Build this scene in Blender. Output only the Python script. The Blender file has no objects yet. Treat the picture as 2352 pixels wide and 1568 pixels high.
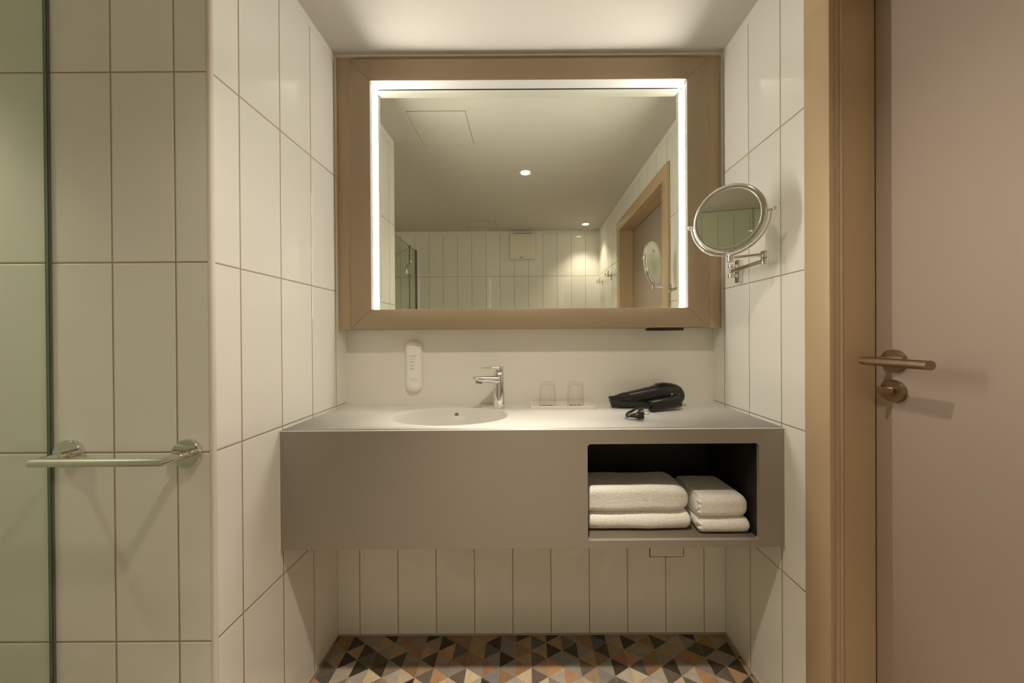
import bpy, bmesh, math, random
from mathutils import Vector, Matrix, noise
random.seed(7)
SC = bpy.context.scene
COL = SC.collection
PI = math.pi

# ------------------------------------------------------------------ camera
CAM_Z = 1.1711
FPX = 793.73
cam_d = bpy.data.cameras.new('camera')
cam = bpy.data.objects.new('camera', cam_d)
COL.objects.link(cam)
cam_d.sensor_width = 36.0
cam_d.lens = FPX / 2352 * 36.0
cam_d.shift_x = (1176 - 1207.48) / 2352
cam_d.shift_y = -(784 - 773.89) / 2352
cam_d.clip_start = 0.01
cam.matrix_world = (Matrix.Translation((0, 0, CAM_Z)) @ Matrix.Rotation(PI / 2 - 0.0035, 4, 'X')
                    @ Matrix.Rotation(-0.0062, 4, 'Z'))
SC.camera = cam

# ------------------------------------------------------------------ world, exposure
w = bpy.data.worlds.new('world')
SC.world = w
w.use_nodes = True
w.node_tree.nodes['Background'].inputs[0].default_value = (0.02, 0.016, 0.011, 1)
w.node_tree.nodes['Background'].inputs[1].default_value = 0.0
SC.view_settings.view_transform = 'Standard'
SC.view_settings.look = 'None'
SC.view_settings.gamma = 1.0
SC.view_settings.use_curve_mapping = False
SC.view_settings.exposure = 0.0
SC.cycles.use_denoising = True
SC.cycles.max_bounces = 14
SC.cycles.diffuse_bounces = 8
SC.cycles.glossy_bounces = 8
SC.cycles.transmission_bounces = 10
SC.cycles.transparent_max_bounces = 16
SC.cycles.sample_clamp_indirect = 6.0

LED_STRENGTH = 106.0
LED_COLOR = (1.0, 0.94, 0.82)
SPOT_COLOR = (1.0, 0.87, 0.69)
SPOT_POWER = {'front': 31.0, 'spill': 5.8, 'corner': 3.0, 'shower': 8.0}

# ------------------------------------------------------------------ room dimensions (metres)
XL, XR = -0.7425, 0.7771        # side walls of the vanity recess
YW = 1.43                       # wall behind the basin and mirror
YP = 1.3512                     # tiled apron wall under the vanity
YS = 0.8188                     # shower end wall (faces the camera)
YB = -0.856                     # wall behind the camera
XS = -1.93                      # far side of the shower
ZC = 2.277                      # ceiling

# ------------------------------------------------------------------ materials
MATS = {}


def nt(name):
    m = bpy.data.materials.new(name)
    m.use_nodes = True
    return m, m.node_tree, m.node_tree.nodes, m.node_tree.links, m.node_tree.nodes['Principled BSDF']


def mat(name, col, rough=0.5, metal=0.0, spec=0.5, bump=0.0, bscale=200.0, var=0.04, vscale=6.0, coat=0.0, aniso=0.0, emit=None):
    """principled material with a little procedural colour variation and grain"""
    if name in MATS:
        return MATS[name]
    m, t, N, L, b = nt(name)
    tc = N.new('ShaderNodeTexCoord')
    nz = N.new('ShaderNodeTexNoise')
    nz.inputs['Scale'].default_value = vscale
    nz.inputs['Detail'].default_value = 3
    L.new(tc.outputs['Object'], nz.inputs['Vector'])
    mr = N.new('ShaderNodeMapRange')
    mr.inputs['To Min'].default_value = 1 - var
    mr.inputs['To Max'].default_value = 1 + var
    L.new(nz.outputs['Fac'], mr.inputs['Value'])
    mx = N.new('ShaderNodeMix')
    mx.data_type = 'RGBA'
    mx.blend_type = 'MULTIPLY'
    mx.inputs['Factor'].default_value = 1
    mx.inputs['A'].default_value = (*col, 1)
    L.new(mr.outputs['Result'], mx.inputs['B'])
    L.new(mx.outputs['Result'], b.inputs['Base Color'])
    b.inputs['Roughness'].default_value = rough
    b.inputs['Metallic'].default_value = metal
    b.inputs['Specular IOR Level'].default_value = spec
    b.inputs['Coat Weight'].default_value = coat
    b.inputs['Anisotropic'].default_value = aniso
    if bump:
        n2 = N.new('ShaderNodeTexNoise')
        n2.inputs['Scale'].default_value = bscale
        n2.inputs['Detail'].default_value = 4
        L.new(tc.outputs['Object'], n2.inputs['Vector'])
        bp = N.new('ShaderNodeBump')
        bp.inputs['Strength'].default_value = 1.0
        bp.inputs['Distance'].default_value = bump
        L.new(n2.outputs['Fac'], bp.inputs['Height'])
        L.new(bp.outputs['Normal'], b.inputs['Normal'])
    if emit:
        b.inputs['Emission Color'].default_value = (*emit[0], 1)
        b.inputs['Emission Strength'].default_value = emit[1]
    MATS[name] = m
    return m


TILE = (0.85, 0.84, 0.795)
GROUT = (0.36, 0.275, 0.19)
PLASTER = (0.80, 0.78, 0.73)


def math_node(N, L, op, a, b=None, c=None):
    n = N.new('ShaderNodeMath')
    n.operation = op
    for i, v in enumerate((a, b, c)):
        if v is None:
            continue
        if isinstance(v, (int, float)):
            n.inputs[i].default_value = v
        else:
            L.new(v, n.inputs[i])
    return n.outputs[0]


def tile_mat(name, axis, off, pitch=0.15, row=0.45, top=2.247):
    """glossy white 15 x 45 wall tiles with beige joints, plaster band above"""
    m, t, N, L, b = nt(name)
    geo = N.new('ShaderNodeNewGeometry')
    sep = N.new('ShaderNodeSeparateXYZ')
    L.new(geo.outputs['Position'], sep.inputs[0])
    M = lambda op, a, bb=None, c=None: math_node(N, L, op, a, bb, c)

    def dist(out, o, p):
        a = M('DIVIDE', M('SUBTRACT', out, o), p)
        f = M('FRACT', a)
        return M('MULTIPLY', M('MINIMUM', f, M('SUBTRACT', 1.0, f)), p), M('FLOOR', a)
    da, ia = dist(sep.outputs[axis], off, pitch)
    db, ib = dist(sep.outputs['Z'], 0.0, row)
    d = M('MINIMUM', da, db)
    g = N.new('ShaderNodeMapRange')
    g.interpolation_type = 'SMOOTHSTEP'
    g.inputs['From Min'].default_value = 0.0012
    g.inputs['From Max'].default_value = 0.0019
    L.new(d, g.inputs['Value'])                     # 0 = joint, 1 = tile
    band = M('GREATER_THAN', sep.outputs['Z'], top)  # plaster band
    istile = M('MULTIPLY', g.outputs['Result'], 1.0)
    # per tile tone
    comb = N.new('ShaderNodeCombineXYZ')
    L.new(ia, comb.inputs[0])
    L.new(ib, comb.inputs[1])
    wn = N.new('ShaderNodeTexWhiteNoise')
    L.new(comb.outputs[0], wn.inputs['Vector'])
    tone = N.new('ShaderNodeMapRange')
    tone.inputs['To Min'].default_value = 0.975
    tone.inputs['To Max'].default_value = 1.02
    L.new(wn.outputs['Value'], tone.inputs['Value'])

    def mix(fac, A, B, bt='MIX'):
        n = N.new('ShaderNodeMix')
        n.data_type = 'RGBA'
        n.blend_type = bt
        for key, v in (('Factor', fac), ('A', A), ('B', B)):
            if isinstance(v, tuple):
                n.inputs[key].default_value = (*v, 1)
            elif isinstance(v, (int, float)):
                n.inputs[key].default_value = v
            else:
                L.new(v, n.inputs[key])
        return n.outputs['Result']
    tcol = mix(1.0, TILE, tone.outputs['Result'], 'MULTIPLY')
    c1 = mix(istile, GROUT, tcol)
    c2 = mix(band, c1, PLASTER)
    L.new(c2, b.inputs['Base Color'])
    r1 = N.new('ShaderNodeMapRange')
    r1.inputs['To Min'].default_value = 0.8
    r1.inputs['To Max'].default_value = 0.045
    L.new(istile, r1.inputs['Value'])
    L.new(M('MAXIMUM', r1.outputs['Result'], M('MULTIPLY', band, 0.7)), b.inputs['Roughness'])
    b.inputs['Specular IOR Level'].default_value = 0.5
    # relief: eased tile edges plus a gentle waviness of the glaze
    e = N.new('ShaderNodeMapRange')
    e.interpolation_type = 'SMOOTHSTEP'
    e.inputs['From Min'].default_value = 0.0008
    e.inputs['From Max'].default_value = 0.0042
    L.new(d, e.inputs['Value'])
    nz = N.new('ShaderNodeTexNoise')
    nz.inputs['Scale'].default_value = 9.0
    nz.inputs['Detail'].default_value = 1.0
    L.new(geo.outputs['Position'], nz.inputs['Vector'])
    h = M('ADD', M('MULTIPLY', M('MAXIMUM', e.outputs['Result'], band), 0.0011), M('MULTIPLY', nz.outputs['Fac'], 0.0004))
    bp = N.new('ShaderNodeBump')
    bp.inputs['Distance'].default_value = 1.0
    bp.inputs['Strength'].default_value = 1.0
    L.new(h, bp.inputs['Height'])
    L.new(bp.outputs['Normal'], b.inputs['Normal'])
    MATS[name] = m
    return m


def floor_mat():
    m, t, N, L, b = nt('mosaic_floor')
    at = N.new('ShaderNodeAttribute')
    at.attribute_name = 'tile_colour'
    geo = N.new('ShaderNodeNewGeometry')
    nz = N.new('ShaderNodeTexNoise')
    nz.inputs['Scale'].default_value = 34
    nz.inputs['Detail'].default_value = 8
    nz.inputs['Roughness'].default_value = 0.7
    L.new(geo.outputs['Position'], nz.inputs['Vector'])
    mr = N.new('ShaderNodeMapRange')
    mr.inputs['To Min'].default_value = 0.62
    mr.inputs['To Max'].default_value = 1.38
    L.new(nz.outputs['Fac'], mr.inputs['Value'])
    mx = N.new('ShaderNodeMix')
    mx.data_type = 'RGBA'
    mx.blend_type = 'MULTIPLY'
    mx.inputs['Factor'].default_value = 1
    L.new(at.outputs['Color'], mx.inputs['A'])
    L.new(mr.outputs['Result'], mx.inputs['B'])
    L.new(mx.outputs['Result'], b.inputs['Base Color'])
    b.inputs['Roughness'].default_value = 0.5
    b.inputs['Specular IOR Level'].default_value = 0.35
    bp = N.new('ShaderNodeBump')
    bp.inputs['Distance'].default_value = 0.0004
    L.new(nz.outputs['Fac'], bp.inputs['Height'])
    L.new(bp.outputs['Normal'], b.inputs['Normal'])
    return m


def glass_sheet(name, tint):
    """clear safety glass: tinted see-through with a fresnel reflection"""
    m, t, N, L, b = nt(name)
    N.remove(b)
    out = N['Material Output']
    tr = N.new('ShaderNodeBsdfTransparent')
    nz = N.new('ShaderNodeTexNoise')
    nz.inputs['Scale'].default_value = 2.0
    cr = N.new('ShaderNodeMix')
    cr.data_type = 'RGBA'
    cr.inputs['A'].default_value = (*tint, 1)
    cr.inputs['B'].default_value = (*[min(1, c * 1.01) for c in tint], 1)
    L.new(nz.outputs['Fac'], cr.inputs['Factor'])
    L.new(cr.outputs['Result'], tr.inputs['Color'])
    gl = N.new('ShaderNodeBsdfGlossy')
    gl.inputs['Roughness'].default_value = 0.0
    fr = N.new('ShaderNodeFresnel')
    gm = N.new('ShaderNodeNewGeometry')
    io = math_node(N, L, 'MULTIPLY_ADD', gm.outputs['Backfacing'], 1 / 1.5 - 1.5, 1.5)   # the same reflection leaving the sheet as entering it
    L.new(io, fr.inputs['IOR'])
    mx = N.new('ShaderNodeMixShader')
    L.new(fr.outputs[0], mx.inputs[0])
    L.new(tr.outputs[0], mx.inputs[1])
    L.new(gl.outputs[0], mx.inputs[2])
    L.new(mx.outputs[0], out.inputs['Surface'])
    MATS[name] = m
    return m


def towel_mat():
    m, t, N, L, b = nt('terry_cotton')
    tc = N.new('ShaderNodeTexCoord')
    vz = N.new('ShaderNodeTexVoronoi')
    vz.inputs['Scale'].default_value = 420
    L.new(tc.outputs['Object'], vz.inputs['Vector'])
    nz = N.new('ShaderNodeTexNoise')
    nz.inputs['Scale'].default_value = 160
    nz.inputs['Detail'].default_value = 5
    L.new(tc.outputs['Object'], nz.inputs['Vector'])
    ad = math_node(N, L, 'ADD', vz.outputs['Distance'], nz.outputs['Fac'])
    mr = N.new('ShaderNodeMapRange')
    mr.inputs['From Max'].default_value = 1.5
    mr.inputs['To Min'].default_value = 0.80
    mr.inputs['To Max'].default_value = 1.05
    L.new(ad, mr.inputs['Value'])
    mx = N.new('ShaderNodeMix')
    mx.data_type = 'RGBA'
    mx.blend_type = 'MULTIPLY'
    mx.inputs['Factor'].default_value = 1
    mx.inputs['A'].default_value = (0.98, 0.965, 0.92, 1)
    L.new(mr.outputs['Result'], mx.inputs['B'])
    L.new(mx.outputs['Result'], b.inputs['Base Color'])
    b.inputs['Roughness'].default_value = 1.0
    b.inputs['Specular IOR Level'].default_value = 0.1
    b.inputs['Sheen Weight'].default_value = 0.25
    bp = N.new('ShaderNodeBump')
    bp.inputs['Distance'].default_value = 0.0013
    L.new(ad, bp.inputs['Height'])
    L.new(bp.outputs['Normal'], b.inputs['Normal'])
    return m


def emit_mat(name, col, strength):
    m, t, N, L, b = nt(name)
    b.inputs['Base Color'].default_value = (0.9, 0.9, 0.88, 1)
    b.inputs['Roughness'].default_value = 0.4
    b.inputs['Emission Color'].default_value = (*col, 1)
    b.inputs['Emission Strength'].default_value = strength
    return m


M_CHROME = mat('chrome', (0.78, 0.77, 0.75), 0.06, 1.0, var=0.01)
M_BRUSHED = mat('bronzed_steel', (0.37, 0.275, 0.195), 0.28, 1.0, bump=0.00003, bscale=900, var=0.05, aniso=0.3)
M_MIRROR = mat('mirror_silvering', (0.87, 0.885, 0.79), 0.0, 1.0, var=0.0)
M_CORIAN = mat('white_solid_surface', (0.77, 0.76, 0.735), 0.42, bump=0.00004, bscale=700, var=0.01)
M_FRONT = mat('vanity_front_surface', (0.30, 0.266, 0.222), 0.45, bump=0.00004, bscale=700, var=0.015)
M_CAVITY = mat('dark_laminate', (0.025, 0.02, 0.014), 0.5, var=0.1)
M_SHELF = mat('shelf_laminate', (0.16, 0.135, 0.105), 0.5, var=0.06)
M_FRAME = mat('mirror_frame_lacquer', (0.35, 0.265, 0.172), 0.4, bump=0.00003, bscale=500, var=0.015)
M_PANEL = mat('surround_lacquer', (0.45, 0.34, 0.215), 0.45, bump=0.00003, bscale=500, var=0.015)
M_LINER = mat('white_reflector_lining', (0.56, 0.55, 0.535), 0.5, var=0.01)
M_BACK = mat('backsplash_lacquer', (0.84, 0.825, 0.765), 0.3, bump=0.00003, bscale=300, var=0.012)
M_CEIL = mat('ceiling_paint', (0.61, 0.585, 0.545), 0.9, bump=0.00025, bscale=260, var=0.012)
M_CASING = mat('door_frame_lacquer', (0.52, 0.38, 0.235), 0.38, bump=0.00003, bscale=400, var=0.02)
M_DOOR = mat('door_lacquer', (0.425, 0.345, 0.29), 0.42, bump=0.00004, bscale=400, var=0.03, vscale=2)
M_SEAL = mat('door_seal_rubber', (0.50, 0.40, 0.29), 0.6)
M_TRIM = mat('tile_edge_profile', (0.72, 0.68, 0.60), 0.45, var=0.02)
M_BEAD = mat('silicone_bead', (0.80, 0.76, 0.68), 0.35)
M_BLACK = mat('black_plastic', (0.012, 0.011, 0.010), 0.28, bump=0.00003, bscale=600)
M_BLACK_GLOSS = mat('black_glossy_plastic', (0.010, 0.009, 0.008), 0.10)
M_DARK = mat('dark_gap', (0.012, 0.009, 0.006), 0.9)
M_SEAM = mat('shadow_seam', (0.12, 0.095, 0.06), 0.9)
M_WHITE = mat('white_plastic', (0.83, 0.80, 0.72), 0.3, var=0.01)
M_CREAM = mat('dispenser_plastic', (0.95, 0.94, 0.875), 0.30, var=0.01)
M_INK = mat('grey_print', (0.16, 0.14, 0.11), 0.7)
M_TRAY = mat('tray_resin', (0.82, 0.78, 0.71), 0.4, var=0.02)
M_TOWEL = towel_mat()
M_TUMBLER = None
M_SHEET = glass_sheet('safety_glass', (0.90, 0.94, 0.885))
M_TUMBLER = glass_sheet('tumbler_glass', (1.0, 1.0, 0.995))
M_GEDGE = mat('glass_edge_green', (0.10, 0.15, 0.105), 0.12, spec=0.6, coat=0.5, var=0.1)
M_LED = emit_mat('led_diffuser', LED_COLOR, LED_STRENGTH)
M_LENS = emit_mat('downlight_lens', (1.0, 0.86, 0.6), 14.0)


# ------------------------------------------------------------------ mesh building
class MB:
    """collects shapes into one mesh"""

    def __init__(self):
        self.bm = bmesh.new()

    def _new(self, verts, faces, mi=0, M=None):
        vs = [self.bm.verts.new(M @ Vector(v) if M else Vector(v)) for v in verts]
        out = []
        for f in faces:
            try:
                fc = self.bm.faces.new([vs[i] for i in f])
                fc.material_index = mi
                out.append(fc)
            except ValueError:
                pass
        return vs, out

    def box(self, x0, x1, y0, y1, z0, z1, bevel=0.0, seg=2, mi=0, M=None):
        v = [(x0, y0, z0), (x1, y0, z0), (x1, y1, z0), (x0, y1, z0), (x0, y0, z1), (x1, y0, z1), (x1, y1, z1), (x0, y1, z1)]
        f = [(0, 3, 2, 1), (4, 5, 6, 7), (0, 1, 5, 4), (1, 2, 6, 5), (2, 3, 7, 6), (3, 0, 4, 7)]
        vs, fs = self._new(v, f, mi, M)
        if bevel:
            es = list({e for fc in fs for e in fc.edges})
            bmesh.ops.bevel(self.bm, geom=es, offset=bevel, segments=seg, profile=0.5, affect='EDGES', material=mi)
        return self

    def loft(self, loops, cap=True, mi=0, close=True, M=None):
        n = len(loops[0])
        rows = [[self.bm.verts.new(M @ Vector(p) if M else Vector(p)) for p in lp] for lp in loops]
        for a, b in zip(rows, rows[1:]):
            for i in range(n if close else n - 1):
                j = (i + 1) % n
                try:
                    self.bm.faces.new((a[i], a[j], b[j], b[i])).material_index = mi
                except ValueError:
                    pass
        if cap:
            for r, rev in ((rows[0], True), (rows[-1], False)):
                try:
                    self.bm.faces.new(list(reversed(r)) if rev else r).material_index = mi
                except ValueError:
                    pass
        return self

    def cyl(self, p, q, r, r2=None, n=32, bevel=0.0, mi=0, M=None):
        p, q = Vector(p), Vector(q)
        r2 = r if r2 is None else r2
        d = (q - p).normalized()
        u = d.orthogonal().normalized()
        v = d.cross(u)
        ring = lambda c, rr: [c + (u * math.cos(2 * PI * i / n) + v * math.sin(2 * PI * i / n)) * rr for i in range(n)]
        if bevel:
            L = [ring(p, max(r - bevel, 1e-5)), ring(p + d * bevel * 0.3, r - bevel * 0.3), ring(p + d * bevel, r),
                 ring(q - d * bevel, r2), ring(q - d * bevel * 0.3, r2 - bevel * 0.3), ring(q, max(r2 - bevel, 1e-5))]
        else:
            L = [ring(p, r), ring(q, r2)]
        return self.loft(L, mi=mi, M=M)

    def lathe(self, prof, c=(0, 0, 0), axis=(0, 0, 1), n=48, cap=True, mi=0, M=None, closed=False):
        """prof: list of (radius, height along axis)"""
        c = Vector(c)
        d = Vector(axis).normalized()
        u = d.orthogonal().normalized()
        v = d.cross(u)
        L = [[c + d * h + (u * math.cos(2 * PI * i / n) + v * math.sin(2 * PI * i / n)) * max(r, 1e-5) for i in range(n)] for r, h in prof]
        if closed:
            L.append(L[0])
            self.loft(L, cap=False, mi=mi, M=M)
            bmesh.ops.remove_doubles(self.bm, verts=self.bm.verts[:], dist=1e-6)
            return self
        return self.loft(L, cap=cap, mi=mi, M=M)

    def tube(self, pts, r, n=16, mi=0, closed=False, M=None):
        pts = [Vector(p) for p in pts]
        m = len(pts)
        rr = r if isinstance(r, (list, tuple)) else [r] * m
        loops = []
        prev = None
        for i, p in enumerate(pts):
            a = pts[(i - 1) % m] if (closed or i > 0) else p
            b = pts[(i + 1) % m] if (closed or i < m - 1) else p
            t = (b - a).normalized()
            if prev is None:
                u = t.orthogonal().normalized()
            else:
                u = (prev - t * prev.dot(t)).normalized()
            prev = u
            v = t.cross(u)
            loops.append([p + (u * math.cos(2 * PI * k / n) + v * math.sin(2 * PI * k / n)) * rr[i] for k in range(n)])
        if closed:
            loops.append(loops[0])
            self.loft(loops, cap=False, mi=mi, M=M)
            bmesh.ops.remove_doubles(self.bm, verts=self.bm.verts[:], dist=1e-7)
            return self
        return self.loft(loops, mi=mi, M=M)

    def ball(self, c, r, sc=(1, 1, 1), mi=0, n=20, M=None):
        c = Vector(c)
        loops = []
        for j in range(1, n):
            th = PI * j / n
            loops.append([c + Vector((math.sin(th) * math.cos(2 * PI * i / (2 * n)) * r * sc[0],
                                      math.sin(th) * math.sin(2 * PI * i / (2 * n)) * r * sc[1],
                                      -math.cos(th) * r * sc[2])) for i in range(2 * n)])
        return self.loft(loops, mi=mi, M=M)

    def build(self, name, material, parent=None, off=None, local=False, smooth=True, ang=0.6, kind=None):
        bm = self.bm
        if off is None:
            off = Vector((0, 0, 0))
        if not local and Vector(off).length > 0:
            bmesh.ops.translate(bm, verts=bm.verts[:], vec=-Vector(off))
        bmesh.ops.recalc_face_normals(bm, faces=bm.faces[:])
        if smooth:
            for f in bm.faces:
                f.smooth = True
            for e in bm.edges:
                if len(e.link_faces) == 2 and e.calc_face_angle(0) > ang:
                    e.smooth = False
        me = bpy.data.meshes.new(name)
        bm.to_mesh(me)
        bm.free()
        for mm in (material if isinstance(material, (list, tuple)) else [material]):
            me.materials.append(mm)
        o = bpy.data.objects.new(name, me)
        COL.objects.link(o)
        if parent:
            o.parent = parent
        if kind:
            o['kind'] = kind
        return o


def thing(name, label, cat, loc, rot=(0, 0, 0), group=None):
    o = bpy.data.objects.new(name, None)
    o.empty_display_size = 0.05
    COL.objects.link(o)
    o.location = loc
    o.rotation_euler = rot
    o['label'] = label
    o['category'] = cat
    if group:
        o['group'] = group
    return o


def tag(o, label, cat, group=None):
    o['label'] = label
    o['category'] = cat
    if group:
        o['group'] = group
    return o


def copy_tree(o, parent=None):
    c = o.copy()
    COL.objects.link(c)
    if parent:
        c.parent = parent
    for ch in list(o.children):
        copy_tree(ch, c)
    return c


def rrect(w_, h_, r, n=6):
    """rounded rectangle outline, counter-clockwise, centred"""
    pts = []
    for cx, cy, a0 in ((w_ / 2 - r, h_ / 2 - r, 0), (-w_ / 2 + r, h_ / 2 - r, PI / 2), (-w_ / 2 + r, -h_ / 2 + r, PI), (w_ / 2 - r, -h_ / 2 + r, 1.5 * PI)):
        for k in range(n + 1):
            a = a0 + PI / 2 * k / n
            pts.append((cx + r * math.cos(a), cy + r * math.sin(a)))
    return pts


def plate_with_hole(mb, outer, inner, to3d, depth_vec, mi=0, inner_wall=True):
    """flat plate between two outlines, given a thickness along depth_vec"""
    bm = mb.bm

    def sheet(dv):
        rings = []
        es = []
        for loop in (outer, inner):
            vs = [bm.verts.new(Vector(to3d(*p)) + dv) for p in loop]
            es += [bm.edges.new((vs[i], vs[(i + 1) % len(vs)])) for i in range(len(vs))]
            rings.append(vs)
        r = bmesh.ops.triangle_fill(bm, use_beauty=True, use_dissolve=False, edges=es)
        for g in r['geom']:
            if isinstance(g, bmesh.types.BMFace):
                g.material_index = mi
        return rings
    a = sheet(Vector((0, 0, 0)))
    b = sheet(Vector(depth_vec))
    for k in range(2 if inner_wall else 1):
        n = len(a[k])
        for i in range(n):
            j = (i + 1) % n
            bm.faces.new((a[k][i], a[k][j], b[k][j], b[k][i])).material_index = mi


def structure(o):
    o['kind'] = 'structure'
    return o


# ------------------------------------------------------------------ room shell
MT_LEFT = tile_mat('tiles_left', 'Y', 1.2019)
MT_RIGHT = tile_mat('tiles_right', 'Y', 1.2015)
MT_SHOWER = tile_mat('tiles_shower_end', 'X', -0.9778)
MT_LOW = tile_mat('tiles_under_vanity', 'X', -0.6566)
MT_BACK = tile_mat('tiles_rear', 'X', 0.035)
MT_SIDE = tile_mat('tiles_shower_side', 'Y', 0.10)

# floor: triangular mosaic pattern, each triangle its own colour
S_TRI = 0.0663
W_TRI = S_TRI * math.sqrt(3) / 2
X0_TRI, Y0_TRI = 0.0135, 1.2825
PALETTE = [((0.058, 0.043, 0.028), 12), ((0.075, 0.066, 0.040), 6), ((0.115, 0.115, 0.100), 7), ((0.275, 0.238, 0.198), 22), ((0.15, 0.122, 0.098), 8), ((0.44, 0.39, 0.335), 12),
           ((0.36, 0.265, 0.165), 15), ((0.45, 0.27, 0.145), 8), ((0.285, 0.168, 0.095), 10), ((0.60, 0.49, 0.345), 8), ((0.29, 0.185, 0.06), 4)]
TRI_COL = {'K': (0.058, 0.043, 0.028), 'G': (0.075, 0.066, 0.040), 'D': (0.115, 0.115, 0.100), 'T': (0.150, 0.122, 0.098), 's': (0.23, 0.22, 0.215), 't': (0.275, 0.238, 0.198), 'g': (0.31, 0.29, 0.265),
              'l': (0.44, 0.39, 0.335), 'n': (0.36, 0.265, 0.165), 'b': (0.285, 0.168, 0.095), 'o': (0.45, 0.270, 0.145), 'y': (0.29, 0.185, 0.060), 'B': (0.60, 0.49, 0.345), 'k': (0.08, 0.05, 0.03)}
# the printed pattern next to the vanity, column by column: triangles pointing right and left, from the wall outwards
TRI_R = {-14: 'ktoo', -13: 'ytTo', -12: 'KKll', -11: 'tKKl', -10: 'nGBt', -9: 'tntn', -8: 'ttBl', -7: 'KnnB', -6: 'KnoB', -5: 'yDtB', -4: 'nbBl', -3: 'oDbK', -2: 'sKbt', -1: 'Gbbl', 0: 'DTTt', 1: 'KKot', 2: 'Ttot', 3: 'btTl', 4: 'Dbst', 5: 'ttKT', 6: 'KoBl', 7: 'ntbl', 8: 'GtTn', 9: 'tttT', 10: 'tyot', 11: 'nGKl', 12: 'ttoK', 13: 'btnn'}
TRI_L = {-13: 'Ktto', -12: 'ynDt', -11: 'tnlt', -10: 'tDlo', -9: 'KtKs', -8: 'bGlB', -7: 'tbbK', -6: 'tGTn', -5: 'yotB', -4: 'bbTB', -3: 'nntl', -2: 'Ktst', -1: 'bttl', 0: 'nnBt', 1: 'nnnB', 2: 'ntln', 3: 'tKgl', 4: 'bnnl', 5: 'KGgT', 6: 'nblT', 7: 'ttDl', 8: 'byll', 9: 'nnKB', 10: 'nblt', 11: 'KGto', 12: 'ytTl', 13: 'yKKK', 14: 'tKDn'}


def build_floor():
    bm = bmesh.new()
    lay = bm.loops.layers.float_color.new('tile_colour')
    pool = [c for c, k in PALETTE for _ in range(k)]
    rnd = random.Random(21)
    g = 0.00055
    cols = {}
    i0, i1 = int((XS - X0_TRI) / W_TRI) - 1, int((0.96 - X0_TRI) / W_TRI) + 1
    j0, j1 = int((YB - Y0_TRI) / S_TRI) - 2, int((1.43 - Y0_TRI) / S_TRI) + 2
    for i in range(i0, i1 + 1):
        sh = 0.5 if i % 2 else 0.0
        x = X0_TRI + i * W_TRI
        for j in range(j0, j1 + 1):
            y = Y0_TRI + (j + sh) * S_TRI
            # right-pointing and left-pointing triangle sharing the vertical edge at x
            for s in (1, -1):
                if rnd.random() < 0.30 and s == -1:
                    c = last
                else:
                    c = rnd.choice(pool)
                last = c
                q = (TRI_R if s > 0 else TRI_L).get(i, '')
                if 0 <= -j < len(q):
                    c = TRI_COL[q[-j]]
                k = rnd.uniform(0.92, 1.08)
                P = [Vector((x + s * g, y + g * 1.7, 0)), Vector((x + s * (W_TRI - 2 * g), y + S_TRI / 2, 0)), Vector((x + s * g, y + S_TRI - g * 1.7, 0))]
                vs = [bm.verts.new(p) for p in P]
                if s < 0:
                    vs.reverse()
                f = bm.faces.new(vs)
                for lp in f.loops:
                    lp[lay] = (c[0] * k, c[1] * k, c[2] * k, 1)
    for co, no in (((XS, 0, 0), (-1, 0, 0)), ((0.95, 0, 0), (1, 0, 0)), ((0, YB, 0), (0, -1, 0)), ((0, 1.40, 0), (0, 1, 0))):
        bmesh.ops.bisect_plane(bm, geom=bm.verts[:] + bm.edges[:] + bm.faces[:], plane_co=co, plane_no=no, clear_outer=True)
    # grout bed just under the tile faces
    vs = [bm.verts.new(p) for p in ((XS - 0.1, YB - 0.1, -0.0006), (1.0, YB - 0.1, -0.0006), (1.0, 1.5, -0.0006), (XS - 0.1, 1.5, -0.0006))]
    f = bm.faces.new(vs)
    for lp in f.loops:
        lp[lay] = (0.42, 0.35, 0.26, 1)
    lo = [bm.verts.new((p.co.x, p.co.y, -0.08)) for p in vs]
    for a in range(4):
        b = (a + 1) % 4
        q = bm.faces.new((vs[a], lo[a], lo[b], vs[b]))
        for lp in q.loops:
            lp[lay] = (0.42, 0.35, 0.26, 1)
    bmesh.ops.recalc_face_normals(bm, faces=[])
    me = bpy.data.meshes.new('floor')
    bm.to_mesh(me)
    bm.free()
    me.materials.append(floor_mat())
    o = bpy.data.objects.new('floor', me)
    COL.objects.link(o)
    return structure(o)


build_floor()
structure(MB().box(XS - 0.1, 1.0, YB - 0.1, 1.55, ZC, ZC + 0.08).build('ceiling', M_CEIL, smooth=False))

# wall behind basin and mirror, with the tiled apron wall below the vanity
b = MB()
b.box(XL - 0.1, XR + 0.1, YW, YW + 0.1, 0.86, ZC)
b.box(XL, XR, YP, YW + 0.1, 0.0, 0.86, mi=1)
structure(b.build('wall_back', [M_BACK, MT_LOW], smooth=False))
structure(MB().box(XL - 0.1, XL, YS + 0.0096, YW, 0, ZC).build('wall_left', MT_LEFT, smooth=False))
structure(MB().box(XS, XL - 0.0100, YS, YS + 0.009, 0, ZC).build('wall_shower_end', MT_SHOWER, smooth=False))
structure(MB().box(XS - 0.1, XS, YB, YS, 0, ZC).build('wall_shower_side', MT_SIDE, smooth=False))
structure(MB().box(XS, 0.96, YB - 0.1, YB, 0, ZC).build('wall_rear', MT_BACK, smooth=False))
DY0, DY1, DZ = -0.006, 0.8665, 2.021         # door opening
b = MB()
b.box(XR, XR + 0.18, DY1 + 0.01, YW, 0, ZC)
b.box(XR, XR + 0.18, YB, DY0 - 0.01, 0, ZC)
b.box(XR, XR + 0.18, DY0 - 0.01, DY1 + 0.01, DZ + 0.01, ZC)
structure(b.build('wall_right', MT_RIGHT, smooth=False))

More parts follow.
